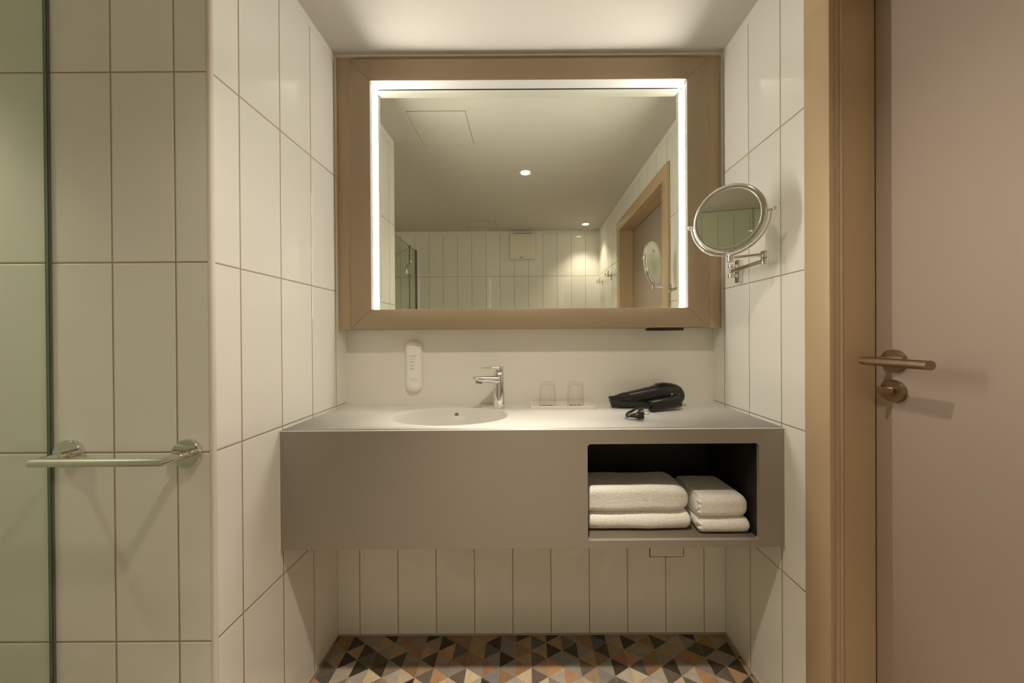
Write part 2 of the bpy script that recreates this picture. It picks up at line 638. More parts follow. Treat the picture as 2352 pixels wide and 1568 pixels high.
# quarter-round edge profile on the outer tile corner
prof = [(XL, YS + 0.0096), (XL, YS + 0.0070), (XL - 0.0012, YS + 0.0030), (XL - 0.0035, YS + 0.0010), (XL - 0.0070, YS), (XL - 0.0092, YS),
        (XL - 0.0092, YS + 0.0096)]
structure(MB().loft([[(x, y, z) for x, y in prof] for z in (0.001, ZC - 0.03)]).build('trim_1', M_TRIM, ang=0.9))
# thin bead in the gap above and beside the mirror surround
b = MB()
b.box(-0.7420, 0.7766, 1.3575, 1.3655, 2.2690, 2.2765)
b.box(-0.7420, -0.7385, 1.3575, 1.3655, 1.199, 2.2690)
b.box(0.7735, 0.7766, 1.3575, 1.3655, 1.199, 2.2690)
structure(b.build('trim_2', M_BEAD))
# joint along the foot of the tiles under the vanity
b = MB()
b.box(XL + 0.004, XR - 0.004, YP - 0.004, YP - 0.0002, 0.0002, 0.006)
b.box(XL + 0.0002, XL + 0.004, YS + 0.02, YP - 0.0005, 0.0002, 0.006)
b.box(XR - 0.004, XR - 0.0002, DY1 + 0.09, YP - 0.0005, 0.0002, 0.006)
structure(b.build('baseboard_back', mat('floor_joint', (0.45, 0.37, 0.27), 0.7)))

# ------------------------------------------------------------------ door and its frame
b = MB()
XC = 0.762
b.box(XC, XR - 0.0002, DY1, 0.9444, 0.0005, DZ + 0.0001, bevel=0.0012)
b.box(XC, XR - 0.0002, -0.084, DY0, 0.0005, DZ + 0.0001, bevel=0.0012)
b.box(XC, XR - 0.0002, -0.084, 0.9444, DZ, 2.101, bevel=0.0012)
b.box(XR, 0.955, DY1, DY1 + 0.0098, 0.0005, DZ + 0.0098)
b.box(XR, 0.955, DY0 - 0.0098, DY0, 0.0005, DZ + 0.0098)
b.box(XR, 0.955, DY0, DY1, DZ, DZ + 0.0098)
b.box(0.792, 0.8725, DY1 - 0.0035, DY1, 0.0005, DZ)
b.box(0.792, 0.8725, DY0, DY0 + 0.0035, 0.0005, DZ)
b.box(0.792, 0.8725, DY0 + 0.0035, DY1 - 0.0035, DZ - 0.0035, DZ)
frame_o = structure(b.build('trim_3', M_CASING))
b = MB()
b.box(0.7875, 0.7925, DY1 - 0.0055, DY1 - 0.0002, 0.001, DZ - 0.0002, bevel=0.001)
b.box(0.7875, 0.7925, DY0 + 0.0002, DY0 + 0.0055, 0.001, DZ - 0.0002, bevel=0.001)
b.box(0.7875, 0.7925, DY0 + 0.0055, DY1 - 0.0055, DZ - 0.0055, DZ - 0.0002, bevel=0.001)
b.build('door_seal', M_SEAL, frame_o)

XD = 0.874
door = structure(MB().box(XD, XD + 0.04, DY0 + 0.004, DY1 - 0.004, 0.006, DZ - 0.004, bevel=0.0012).build('door_1', M_DOOR))
door['label'] = 'closed beige flush door with bronzed lever handle in the right wall'


def rosette(y, z):
    m = MB()
    m.lathe([(0.0262, 0.0), (0.0262, 0.0085), (0.0250, 0.0108), (0.0001, 0.0108)], (XD - 0.0001, y, z), (-1, 0, 0), n=64)
    return m


HY, HZ = 0.817, 1.107
ro = rosette(HY, HZ).build('handle_rosette', M_BRUSHED, door)
m = MB()
xl = 0.806                      # axis of the lever tube, parallel to the door
rr = 0.0098
n = 40
ring = lambda f: [f(2 * PI * i / n) for i in range(n)]
yn = HY + 0.0015
# neck, mitred into the lever, and the lever with its slanting cut end
neck = [ring(lambda a: Vector((XD - 0.0105, yn + rr * math.cos(a), HZ + rr * math.sin(a)))),
        ring(lambda a: Vector((xl - rr * math.cos(a), yn + rr * math.cos(a), HZ + rr * math.sin(a))))]
m.loft(neck)
lev = [ring(lambda a: Vector((xl - rr * math.cos(a), yn + rr * math.cos(a), HZ + rr * math.sin(a)))),
       ring(lambda a: Vector((xl - rr * math.cos(a), yn - 0.130 + rr * 0.15 * math.cos(a), HZ + rr * math.sin(a))))]
m.loft(lev)
m.build('lever_handle', M_BRUSHED, door, ang=0.5)
LZ = 1.0355
ro2 = rosette(HY + 0.001, LZ).build('lock_rosette', M_BRUSHED, door)
m = MB()
m.cyl((XD - 0.0105, HY + 0.001, LZ), (XD - 0.0165, HY + 0.001, LZ), 0.0105, bevel=0.001)
loops = []
for s, hw, hh in ((0.0150, 0.0085, 0.0092), (0.024, 0.0050, 0.0095), (0.032, 0.0036, 0.0100), (0.040, 0.0034, 0.0098), (0.0435, 0.0020, 0.0075)):
    loops.append([(XD - s, HY + 0.001 + p[0], LZ + p[1]) for p in rrect(2 * hw, 2 * hh, min(hw, hh) * 0.95, 6)])
m.loft(loops)
m.build('thumb_turn', M_BRUSHED, ro2)

# ------------------------------------------------------------------ ceiling fittings
def downlight(x, y, key, label, grp='recessed ceiling downlights'):
    r = thing('recessed_downlight', label, 'ceiling light', (x, y, ZC), group=grp)
    o = Vector((x, y, ZC))
    m = MB()
    m.lathe([(0.031, -0.0002), (0.043, -0.0002), (0.0425, -0.0030), (0.040, -0.0042), (0.033, -0.0030), (0.031, -0.0002)], o, n=48, cap=False)
    m.build('trim_ring', M_WHITE, r, o)
    m = MB()
    m.lathe([(0.0305, -0.0004), (0.0303, -0.0016), (0.0001, -0.0022)], o, n=40)
    m.build('lens', M_LENS, r, o)
    beams = {'front': (('front', 63, 1.0), ('spill', 132, 0.85)), 'corner': (('corner', 100, 0.8),), 'shower': (('shower', 100, 1.0),)}[key]
    for pk, deg, blend in beams:
        ld = bpy.data.lights.new('downlight_lamp', 'SPOT')
        ld.energy = SPOT_POWER[pk] * PI * 4 / 2.2
        ld.color = SPOT_COLOR
        ld.spot_size = math.radians(deg)
        ld.spot_blend = blend
        ld.shadow_soft_size = 0.028
        lo = bpy.data.objects.new('downlight_lamp', ld)
        COL.objects.link(lo)
        lo.parent = r
        lo.location = (0, 0, -0.035)
    return r


downlight(0.005, 0.45, 'front', 'small round recessed downlight in the middle of the ceiling, reflected in the large mirror')
downlight(0.60, -0.641, 'corner', 'small round recessed downlight near the far corner wall, reflected in the large mirror')
downlight(-1.68, 0.56, 'shower', 'small round recessed downlight over the shower behind the glass')


def hatch(x0, x1, y0, y1, label):
    c = Vector(((x0 + x1) / 2, (y0 + y1) / 2, ZC))
    r = thing('ceiling_hatch', label, 'access hatch', c, group='square ceiling access hatches')
    MB().box(x0, x1, y0, y1, ZC - 0.0006, ZC - 0.0001).build('shadow_gap', M_SEAM, r, c)
    g = 0.0022
    MB().box(x0 + g, x1 - g, y0 + g, y1 - g, ZC - 0.0014, ZC - 0.0007).build('hatch_panel', M_CEIL, r, c)


hatch(-0.583, -0.290, 0.795, 1.095, 'square flush ceiling hatch nearer the mirror, seen reflected at its upper corner')
hatch(-0.57, -0.285, -0.82, -0.53, 'square flush ceiling hatch above the rear tiled wall, its seams faint in the mirror')

# exhaust fan on the rear wall, seen only in the mirror
fx, fz = -0.028, 2.104
fan = thing('exhaust_fan', 'square white exhaust fan high on the rear tiled wall, seen in the mirror', 'fan', (fx, YB, fz))
fo = Vector((fx, YB, fz))
MB().box(fx - 0.1315, fx + 0.1315, YB + 0.0002, YB + 0.050, fz - 0.132, fz + 0.132, bevel=0.008, seg=3).build('cover', M_WHITE, fan, fo)
pts = [(fx + 0.105 * math.cos(a), YB + 0.0505, fz - 0.118 + 0.062 * math.sin(a)) for a in [PI * k / 24 for k in range(25)]]
MB().tube(pts, 0.0022, n=8).build('raised_arc', M_WHITE, fan, fo)
m = MB()
for k, (wd, zz) in enumerate(((0.038, -0.112), (0.026, -0.118))):
    m.box(fx - 0.026, fx - 0.026 + wd, YB + 0.0500, YB + 0.0512, fz + zz - 0.002, fz + zz + 0.002)
m.build('maker_mark', M_INK, fan, fo)
MB().box(fx - 0.09, fx + 0.09, YB + 0.001, YB + 0.040, fz + 0.1322, fz + 0.137).build('air_slot', M_SEAM, fan, fo)


# robe hooks on the right wall, seen only in the mirror
def hook(y, z, label):
    r = thing('robe_hook', label, 'hook', (XR, y, z), group='double robe hooks on the right wall')
    m = MB()
    m.box(-0.006, -0.0002, -0.014, 0.014, -0.036, 0.026, bevel=0.002)
    m.build('wall_plate', M_CHROME, r, local=True)
    for s in (-1, 1):
        m = MB()
        m.box(-0.047, -0.037, min(0, s * 0.062), max(0, s * 0.062), -0.006, 0.006, bevel=0.0015)
        m.box(-0.047, -0.037, min(s * 0.051, s * 0.062), max(s * 0.051, s * 0.062), -0.006, 0.034, bevel=0.0015)
        m.build('prong', M_CHROME, r, local=True)
    MB().box(-0.046, -0.004, -0.008, 0.008, -0.008, 0.008, bevel=0.001).build('stem', M_CHROME, r, local=True)
    return r


h0 = hook(-0.335, 1.712, 'chrome double robe hook next to the door frame, seen in the mirror')
h1 = copy_tree(h0)
h1.location = (XR, -0.690, 1.708)
h1['label'] = 'chrome double robe hook nearest the rear corner, seen in the mirror'

# ------------------------------------------------------------------ shower screen and towel rail
XG = -1.125
scr = thing('shower_screen', 'frameless clear glass shower screen with green edge beside the shower wall', 'shower screen', (XG, 0.0, 0.0))
so = Vector((XG, 0, 0))


def pane(name, y0, y1, z0=0.012, z1=2.055):
    t = 0.004
    m = MB()
    bm = m.bm
    m.box(XG - t, XG + t, y0, y1, z0, z1, bevel=0.0006, seg=1)
    for f in bm.faces:
        c = f.normal
        f.normal_update()
        f.material_index = 0 if abs(f.normal.x) > 0.9 else 1
    return m.build(name, [M_SHEET, M_GEDGE], scr, so, smooth=False)


pane('fixed_pane', 0.160, 0.8135)
pane('glass_door', -0.562, 0.154)
pane('end_pane', -0.758, -0.568)
MB().box(XG - 0.0052, XG + 0.0052, 0.8140, 0.8183, 0.002, 2.06).build('wall_seal', mat('seal_grey', (0.14, 0.15, 0.115), 0.35), scr, so)
MB().box(XG - 0.008, XG + 0.008, -0.778, -0.7585, 0.002, 2.06).build('edge_profile', mat('dark_profile', (0.10, 0.085, 0.05), 0.4), scr, so)
for z in (0.30, 1.815):
    m = MB()
    m.box(XG - 0.013, XG + 0.013, -0.628, -0.502, z - 0.046, z + 0.046, bevel=0.003)
    h = m.build('glass_hinge', M_CHROME, scr, so)
    h.rotation_euler = (0, 0, 0)
m = MB()
m.cyl((XG - 0.004, -0.572, 2.035), (-1.352, YB + 0.006, 2.035), 0.009)
m.cyl((-1.352, YB + 0.0005, 2.035), (-1.352, YB + 0.010, 2.035), 0.022)
m.box(XG - 0.016, XG + 0.016, -0.592, -0.572, 2.015, 2.062, bevel=0.002)
m.build('stabiliser_bar', M_CHROME, scr, so)

RZ = 0.899
rail = thing('towel_rail', 'chrome towel rail on the tiled shower wall beside the glass', 'towel rail', (-0.938, YS, RZ))
rao = Vector((-0.938, YS, RZ))
XA, XBb, YR_ = -1.078, -0.799, 0.757
rb = 0.0090
for x in (XA, XBb):
    m = MB()
    m.lathe([(0.0335, 0.0002), (0.0335, 0.0090), (0.0325, 0.0105), (0.0001, 0.0105)], (x, YS, RZ), (0, -1, 0), n=64)
    m.build('rosette', M_CHROME, rail, rao)
    MB().cyl((x, YS - 0.010, RZ), (x, YS - 0.030, RZ), rb + 0.0006, bevel=0.0004).build('sleeve', M_CHROME, rail, rao)
n = 40
cs = [(math.cos(2 * PI * i / n) * rb, math.sin(2 * PI * i / n) * rb) for i in range(n)]
# mitred square bar: post, bar, post
for x, s in ((XA, -1), (XBb, 1)):
    m = MB()
    m.loft([[(x + a, YS - 0.028, RZ + c) for a, c in cs], [(x + a, YR_ - s * a, RZ + c) for a, c in cs]])
    m.build('arm', M_CHROME, rail, rao, ang=0.5)
m = MB()
m.loft([[(XA + -a, YR_ - a, RZ + c) for a, c in cs], [(XBb + a, YR_ - a, RZ + c) for a, c in cs]])
m.build('bar', M_CHROME, rail, rao, ang=0.5)

# ------------------------------------------------------------------ mirror surround and lit mirror
pan = thing('mirror_surround', 'taupe lacquered panel lining the wall around the lit mirror', 'wall panel', (0, 1.366, 1.199))
po = Vector((0, 1.366, 1.199))
YF = 1.366
for nm, x0, x1, z0, z1 in (('side_board', -0.7415, -0.6530, 1.199, 2.2725), ('side_board', 0.6865, 0.7762, 1.199, 2.2725),
                           ('top_board', -0.6513, 0.6848, 2.19, 2.2725), ('bottom_board', -0.6513, 0.6848, 1.199, 1.242)):
    MB().box(x0, x1, YF, YW - 0.001, z0, z1, bevel=0.0005, seg=1).build(nm, M_PANEL, pan, po)

OX0, OX1, OZ0, OZ1 = -0.6805, 0.7145, 1.2005, 2.2490      # outer edge of the frame
IX0, IX1, IZ0, IZ1 = -0.6010, 0.6335, 1.2775, 2.1665      # inner opening
YM = 1.397                                                # mirror face
lit = thing('lit_mirror', 'large rectangular wall mirror with lit inner sides in a broad flat frame', 'mirror', (0.0, YF, OZ0))
lo_ = Vector((0, YF, OZ0))
FY = 1.347


def rail_piece(corner_in, corner_out, n_in):
    """L section swept between two mitred corners. corner_in/out: pairs (x, z)"""
    (a0, a1), (b0, b1) = corner_in, corner_out

    def section(ci, co):
        ci, co = Vector(ci), Vector(co)
        d = co - ci
        k = n_in / max(abs(d.x), abs(d.y))
        li = ci + Vector((math.copysign(n_in, d.x), math.copysign(n_in, d.y)))
        P = [(ci, FY), (co, FY), (co, YF - 0.0006), (li, YF - 0.0006), (li, 1.4035), (ci, 1.4035)]
        return [(p.x, y, p.y) for p, y in P]
    m = MB()
    A, B = section(a0, b0), section(a1, b1)
    g = 0.0004
    va, vb = Vector(A[0]), Vector(B[0])
    d = (vb - va).normalized() * g
    A = [Vector(p) + d for p in A]
    B = [Vector(p) - d for p in B]
    m.loft([A, B])
    bmesh.ops.recalc_face_normals(m.bm, faces=m.bm.faces[:])
    bmesh.ops.bevel(m.bm, geom=m.bm.edges[:], offset=0.0009, segments=2, profile=0.5, affect='EDGES')
    mid = (Vector(A[0]) + Vector(B[0])) / 2
    cen = Vector(((IX0 + IX1) / 2, mid.y, (IZ0 + IZ1) / 2))
    inw = cen - mid
    inw = Vector((inw.x, 0, 0)) if abs(d.x) < 0.0001 else Vector((0, 0, inw.z))
    for f in m.bm.faces:
        f.normal_update()
        if f.normal.dot(inw.normalized()) > 0.9 and f.calc_center_median().y > FY + 0.004 and f.calc_area() > 0.01:
            f.material_index = 1
    return m


I = {'tl': (IX0, IZ1), 'tr': (IX1, IZ1), 'bl': (IX0, IZ0), 'br': (IX1, IZ0)}
O = {'tl': (OX0, OZ1), 'tr': (OX1, OZ1), 'bl': (OX0, OZ0), 'br': (OX1, OZ0)}
for c0, c1 in (('tl', 'tr'), ('tr', 'br'), ('br', 'bl'), ('bl', 'tl')):
    rail_piece((I[c0], I[c1]), (O[c0], O[c1]), 0.016).build('frame_rail', [M_FRAME, M_LINER], lit, lo_)
MB().box(IX0 + 0.0006, IX1 - 0.0006, YM, YM + 0.004, IZ0 + 0.0006, IZ1 - 0.0035).build('mirror_glass', M_MIRROR, lit, lo_, smooth=False)
MB().box(IX0 + 0.002, IX1 - 0.002, YM + 0.0045, YM + 0.008, IZ0 + 0.004, IZ1 - 0.001).build('backing', M_DARK, lit, lo_, smooth=False)
MB().box(IX0 + 0.012, IX1 - 0.012, 1.3952, 1.4030, IZ1 - 0.0009, IZ1 - 0.0002).build('shadow_gap', M_DARK, lit, lo_, smooth=False)  # dark strip painted in for the shade of the gap above the glass
for s, x in ((1, IX0), (-1, IX1)):
    x0, x1 = sorted((x - s * 0.0010, x + s * 0.0006))
    MB().box(x0, x1, 1.3740, 1.3945, IZ0 + 0.002, IZ1 - 0.004).build('led_strip', M_LED, lit, lo_, smooth=False)
o = MB().box(0.4845, 0.623, 1.362, 1.40, 1.1885, 1.1988, bevel=0.001).build('sensor_bar', M_BLACK, lit, lo_)
o['label'] = 'black bar under the frame'

# ------------------------------------------------------------------ vanity
ZT = 0.8905
ZU = 0.5326
YV = 1.036
VX0, VX1 = -0.7408, 0.7754
BCX, BCY, BA, BB = -0.268, 1.2222, 0.2035, 0.1365
van = thing('vanity_unit', 'wall-hung vanity with white top, taupe front, moulded basin and open towel niche', 'vanity', (0, YV, ZU))
vo = Vector((0, YV, ZU))
N_E = 96
ell = [(BCX + BA * math.cos(2 * PI * i / N_E), BCY + BB * math.sin(2 * PI * i / N_E)) for i in range(N_E)]
m = MB()
yb_ = 1.4290
outer = [(VX0, YV + 0.0022), (VX1, YV + 0.0022), (VX1, yb_), (VX0, yb_)]
plate_with_hole(m, outer, ell, lambda x, y: (x, y, ZT), (0, 0, -0.0022), inner_wall=False)
# eased front edge
m.loft([[(x, YV + 0.0022, ZT), (x, YV + 0.0012, ZT - 0.0002), (x, YV + 0.0004, ZT - 0.0009), (x, YV, ZT - 0.0022), (x, YV + 0.0022, ZT - 0.0022)]
        for x in (VX0, VX1)])
bmesh.ops.remove_doubles(m.bm, verts=m.bm.verts[:], dist=1e-5)
m.build('countertop', M_CORIAN, van, vo)
# basin bowl
m = MB()
loops = []
for k, dz in ((1.0, 0.0), (0.994, -0.0008), (0.988, -0.003), (0.983, -0.008), (0.970, -0.025), (0.94, -0.055), (0.89, -0.082), (0.80, -0.102), (0.62, -0.114), (0.35, -0.119), (0.11, -0.121)):
    loops.append([(BCX + (x - BCX) * k, BCY + (y - BCY) * k, ZT + dz) for x, y in ell])
m.loft(loops, cap=False)
basin = m.build('basin', M_CORIAN, van, vo)
MB().lathe([(0.0245, 0.0), (0.0245, 0.002), (0.018, 0.0035), (0.0001, 0.0035)], (BCX, BCY, ZT - 0.1215), n=40).build('drain', M_CHROME, basin, vo)
m = MB()
oc = Vector((-0.2725, BCY + BB * 0.960, ZT - 0.0262))
dn = Vector((0.0, -1.0, 0.16)).normalized()
m.lathe([(0.0088, -0.002), (0.0088, 0.0010), (0.0078, 0.0012), (0.0076, -0.001)], oc, dn, n=32, cap=False)
m.build('overflow_ring', M_CORIAN, basin, vo)
MB().cyl(oc - dn * 0.001, oc + dn * 0.0004, 0.0078).build('overflow_hole', mat('overflow_shadow', (0.20, 0.15, 0.09), 0.8), basin, vo)
# front panel with rounded opening
HX0, HX1, HZ0, HZ1 = 0.1835, 0.6990, 0.5545, 0.8450
m = MB()
zt = ZT - 0.0023
outer = [(VX0, ZU), (VX1, ZU), (VX1, zt), (VX0, zt)]
inner = [((HX0 + HX1) / 2 + p[0], (HZ0 + HZ1) / 2 + p[1]) for p in rrect(HX1 - HX0, HZ1 - HZ0, 0.010, 8)]
plate_with_hole(m, outer, inner, lambda x, z: (x, YV, z), (0, 0.012, 0))
m.build('front_panel', M_FRONT, van, vo, ang=0.35)
MB().box(VX0, HX0 - 0.02, YV + 0.0122, YP - 0.001, ZU, ZU + 0.012).box(HX1 + 0.02, VX1, YV + 0.0122, YP - 0.001, ZU, ZU + 0.012).box(
    HX0 - 0.02, HX1 + 0.02, YV + 0.0122, YP - 0.001, ZU, ZU + 0.004).build('underside', M_FRONT, van, vo)
# lining of the open niche
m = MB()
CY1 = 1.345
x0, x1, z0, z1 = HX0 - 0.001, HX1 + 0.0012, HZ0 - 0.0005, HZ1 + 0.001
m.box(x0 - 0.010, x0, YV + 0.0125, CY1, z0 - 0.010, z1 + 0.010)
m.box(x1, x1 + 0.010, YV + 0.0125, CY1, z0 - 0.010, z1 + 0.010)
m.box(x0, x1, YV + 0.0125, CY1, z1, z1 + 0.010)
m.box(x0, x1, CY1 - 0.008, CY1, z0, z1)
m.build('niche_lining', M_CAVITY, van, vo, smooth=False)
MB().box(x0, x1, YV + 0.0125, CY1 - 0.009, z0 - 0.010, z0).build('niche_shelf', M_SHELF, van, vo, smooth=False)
for xa, xb in ((XL + 0.0003, VX0 + 0.0012), (VX1 - 0.0012, XR - 0.0003)):
    MB().box(xa, xb, YV - 0.0006, YV + 0.003, ZU, ZT - 0.001).build('edge_seal', M_BEAD, van, vo)

# access panel in the tiles under the vanity
ap = thing('access_panel', 'small square tile access panel with dark gap under the vanity', 'access panel', (0.5465, YP, 0.36))
ao = Vector((0.5465, YP, 0.36))
MB().box(0.4795, 0.6135, YP - 0.0008, YP - 0.0001, 0.302, 0.436).build('shadow_gap', M_DARK, ap, ao)
MB().box(0.4822, 0.6108, YP - 0.0022, YP - 0.0009, 0.3046, 0.4334, bevel=0.0003, seg=1).build('cover_tile', mat('plain_tile', TILE, 0.14, var=0.01), ap, ao)

# ------------------------------------------------------------------ basin mixer tap
tx, ty = -0.1058, 1.3480
tap = thing('basin_tap', 'chrome single-lever mixer tap at the back corner of the basin', 'tap', (tx, ty, ZT), (0, 0, math.radians(-141)))


def oval(cx, z, rx, ry, n=40, tilt=0.0):
    return [(cx + rx * math.cos(2 * PI * i / n), ry * math.sin(2 * PI * i / n), z + tilt * rx * math.cos(2 * PI * i / n)) for i in range(n)]


m = MB()
m.loft([oval(0, 0.0003, 0.0222, 0.0222), oval(0, 0.001, 0.0229, 0.0229), oval(-0.0002, 0.03, 0.0220, 0.0218), oval(-0.0004, 0.07, 0.0206, 0.0203),
        oval(-0.0006, 0.11, 0.0194, 0.0190), oval(-0.0006, 0.1275, 0.0190, 0.0185), oval(-0.0006, 0.1292, 0.0180, 0.0175)])
m.build('body', M_CHROME, tap, local=True)
# spout: rounded section that leaves the upper body and thins towards the outlet
m = MB()
loops = []
for x, zc_, w_, h_, lean in ((0.004, 0.1105, 0.036, 0.033, 0.0), (0.018, 0.1120, 0.0355, 0.0300, 0.0), (0.045, 0.1155, 0.0345, 0.0255, 0.0), (0.080, 0.1190, 0.0335, 0.0215, 0.05),
                             (0.100, 0.1205, 0.033, 0.0195, 0.45), (0.107, 0.1212, 0.0325, 0.0180, 0.9), (0.109, 0.1214, 0.030, 0.015, 0.95)):
    loops.append([(x + p[1] * lean, p[0], zc_ + p[1]) for p in rrect(w_, h_, min(w_, h_) * 0.42, 8)])
m.loft(loops)
m.build('spout', M_CHROME, tap, local=True, ang=0.8)
m = MB()
m.lathe([(0.0125, 0.0), (0.0125, 0.008), (0.0112, 0.0095), (0.0105, 0.0085), (0.0001, 0.0085)], (0.0895, 0, 0.1125), (0.25, 0, -1), n=36)
m.build('aerator', mat('aerator_steel', (0.35, 0.33, 0.29), 0.3, 1.0), tap, local=True)
m = MB()
m.loft([oval(0, 0.1305, 0.0178, 0.0174), oval(0, 0.1315, 0.0184, 0.0180), oval(0, 0.150, 0.0186, 0.0182), oval(0, 0.1615, 0.0187, 0.0183), oval(0, 0.1625, 0.0180, 0.0176)])
loops = []
for x, zc_, w_, h_ in ((0.000, 0.1555, 0.0345, 0.014), (0.014, 0.1565, 0.0335, 0.0118), (0.024, 0.1585, 0.032, 0.0080), (0.045, 0.1590, 0.029, 0.0068), (0.068, 0.1597, 0.025, 0.0052), (0.079, 0.1603, 0.020, 0.0034), (0.083, 0.1606, 0.013, 0.0016)):
    loops.append([(x, p[0], zc_ + p[1]) for p in rrect(w_, h_, h_ * 0.45, 6)])
m.loft(loops)
m.build('lever', M_CHROME, tap, local=True, ang=0.7)

# ------------------------------------------------------------------ soap dispenser on the backsplash
dx, dz0, dz1 = -0.4616, 0.9450, 1.1575
dis = thing('soap_dispenser', 'white rounded wall-mounted soap dispenser with small grey print', 'dispenser', (dx, YW, dz0))
dof = Vector((dx, YW, dz0))


def disp_section(z, w_, d_):
    pts = []
    for k in range(33):
        a = PI * k / 32
        pts.append((dx - w_ * math.cos(a), YW - 0.0012 - d_ * (math.sin(a) ** 0.75), z))
    return pts


def wofz(z):
    t = (z - 0.984) / (1.1225 - 0.984)
    return 0.0357 - 0.0032 * math.sin(PI * max(0, min(1, t)))


m = MB()
m.loft([disp_section(z, wofz(z) - 0.0006, 0.0235) for z in [0.9845 + (1.1220 - 0.9845) * k / 16 for k in range(17)]])
m.build('bottle', M_CREAM, dis, dof)
m = MB()
L = []
for k in range(13):
    t = k / 12 * PI / 2 * 0.985
    L.append(disp_section(1.1223 + 0.0345 * math.sin(t), 0.0358 * math.cos(t) ** 0.8, 0.0250 * math.cos(t) ** 0.7))
m.loft(L)
m.build('top_cap', M_CREAM, dis, dof)
m = MB()
L = []
for k in range(13):
    t = k / 12 * PI / 2 * 0.985
    L.append(disp_section(0.9842 - 0.0392 * math.sin(t), 0.0358 * math.cos(t) ** 0.55, 0.0250 * math.cos(t) ** 0.6))
m.loft(L)
m.build('bottom_cap', M_CREAM, dis, dof)
m = MB()
rnd = random.Random(5)
M_PRINT = mat('pale_print', (0.30, 0.26, 0.19), 0.7)
for py, wpx in ((816, 16), (818.7, 14), (824, 12.5), (829.3, 11.5), (831.9, 12), (837.2, 14), (839.6, 8.5), (845.2, 11), (847.6, 10), (868.8, 15.5), (872.6, 16)):
    if py == 868.8:
        m.build('printed_text', M_PRINT, dis, dof)
        m = MB()
    z = 1.1225 - (py - 800) / 78 * (1.1225 - 0.984)
    x = dx - 0.0115
    end = x + wpx * 0.00178
    while x < end:
        wl = rnd.uniform(0.0008, 0.0019)
        xx = min(x + wl, end)
        a = math.acos(max(-1, min(1, -(((x + xx) / 2) - dx) / (wofz(z) - 0.0006))))
        yy = YW - 0.0012 - 0.0235 * math.sin(a) ** 0.75
        h_ = rnd.uniform(0.0010, 0.0017)
        m.box(x, xx, yy - 0.0004, yy + 0.0006, z - h_ / 2, z + h_ / 2)
        x = xx + (0.0018 if rnd.random() < 0.13 else 0.0005)
m.build('printed_text', M_PRINT, dis, dof)

# ------------------------------------------------------------------ tray and tumblers
TX0, TX1, TY0, TY1 = 0.0178, 0.2645, 1.3125, 1.4200
tz = ZT + 0.0002
tray = thing('glass_tray', 'white rectangular tray holding two tumblers on the vanity top', 'tray', ((TX0 + TX1) / 2, 1.366, ZT))
tof = Vector(((TX0 + TX1) / 2, 1.366, ZT))
m = MB()
cx_, cy_ = (TX0 + TX1) / 2, (TY0 + TY1) / 2
W_, D_ = TX1 - TX0, TY1 - TY0
L = []
for k, z, r in ((0, 0.0, 0.004), (0, 0.0112, 0.004), (0.0010, 0.0121, 0.004), (0.006, 0.0121, 0.003), (0.0072, 0.0112, 0.003), (0.0085, 0.0052, 0.003)):
    L.append([(cx_ + p[0], cy_ + p[1], tz + z) for p in rrect(W_ - 2 * k, D_ - 2 * k, r, 5)])
m.loft(L)
m.build('dish', M_TRAY, tray, tof, ang=0.7)


tumb = None
for gx, gy, lab in ((0.0843, 1.352, 'upturned clear tumbler on the white tray, the one nearer the tap'),
                    (0.1945, 1.356, 'upturned clear tumbler on the white tray, the one nearer the hair dryer')):
    gz = tz + 0.0058
    m = MB()
    # dark dashes of print under the glass, on the tray
    for k in (-1, 0, 1):
        m.box(gx + k * 0.0150 - 0.0055, gx + k * 0.0150 + 0.0055, gy + 0.006, gy + 0.021, tz + 0.0051, tz + 0.0056)
    m.build('printed_mark', M_INK, tray, tof)
    m = MB()
    for k in range(22):
        m.box(gx - 0.030 + k * 0.0027, gx - 0.0285 + k * 0.0027, gy - 0.0005, gy + 0.0020, tz + 0.0051, tz + 0.0056)
    m.build('printed_mark', M_INK, tray, tof)
    if tumb is None:
        tumb = thing('tumbler', lab, 'glass', (gx, gy, gz), group='upturned tumblers on the tray')
        H = 0.0925
        prof = [(0.0318, 0.0), (0.0330, 0.0006), (0.0334, 0.002), (0.0322, 0.030), (0.0305, 0.070), (0.0298, 0.080), (0.0275, 0.0885), (0.0235, H), (0.0001, H - 0.0006)]
        inn = [(0.0001, H - 0.010), (0.0200, H - 0.0102), (0.0255, H - 0.0130), (0.0278, 0.072), (0.0288, 0.060), (0.0304, 0.030), (0.0314, 0.002), (0.0318, 0.0)]
        mm = MB()
        mm.lathe(prof + inn, (0, 0, 0), n=64, cap=False)
        bmesh.ops.remove_doubles(mm.bm, verts=mm.bm.verts[:], dist=3e-5)
        mm.build('glass_body', M_TUMBLER, tumb, local=True, ang=1.2)
    else:
        t2 = copy_tree(tumb)
        t2.location = (gx, gy, gz)
        t2['label'] = lab

# ------------------------------------------------------------------ hair dryer
A0 = Vector((0.323, 1.328, ZT))
A1 = Vector((0.612, 1.370, ZT))
ax = (A1 - A0)
ang_z = math.atan2(ax.y, ax.x)
dry = thing('hair_dryer', 'black folding hair dryer lying on the vanity top', 'hair dryer', A0, (0, 0, ang_z))


def esec(s, zc_, rv, rd, lean=0.0, n=40, p=2.0, dy=0.0):
    pts = []
    for i in range(n):
        a = 2 * PI * i / n
        c, q = math.cos(a), math.sin(a)
        y = rd * math.copysign(abs(c) ** (2 / p), c)
        z = rv * math.copysign(abs(q) ** (2 / p), q)
        pts.append((s + lean * z, y + dy, zc_ + z))
    return pts


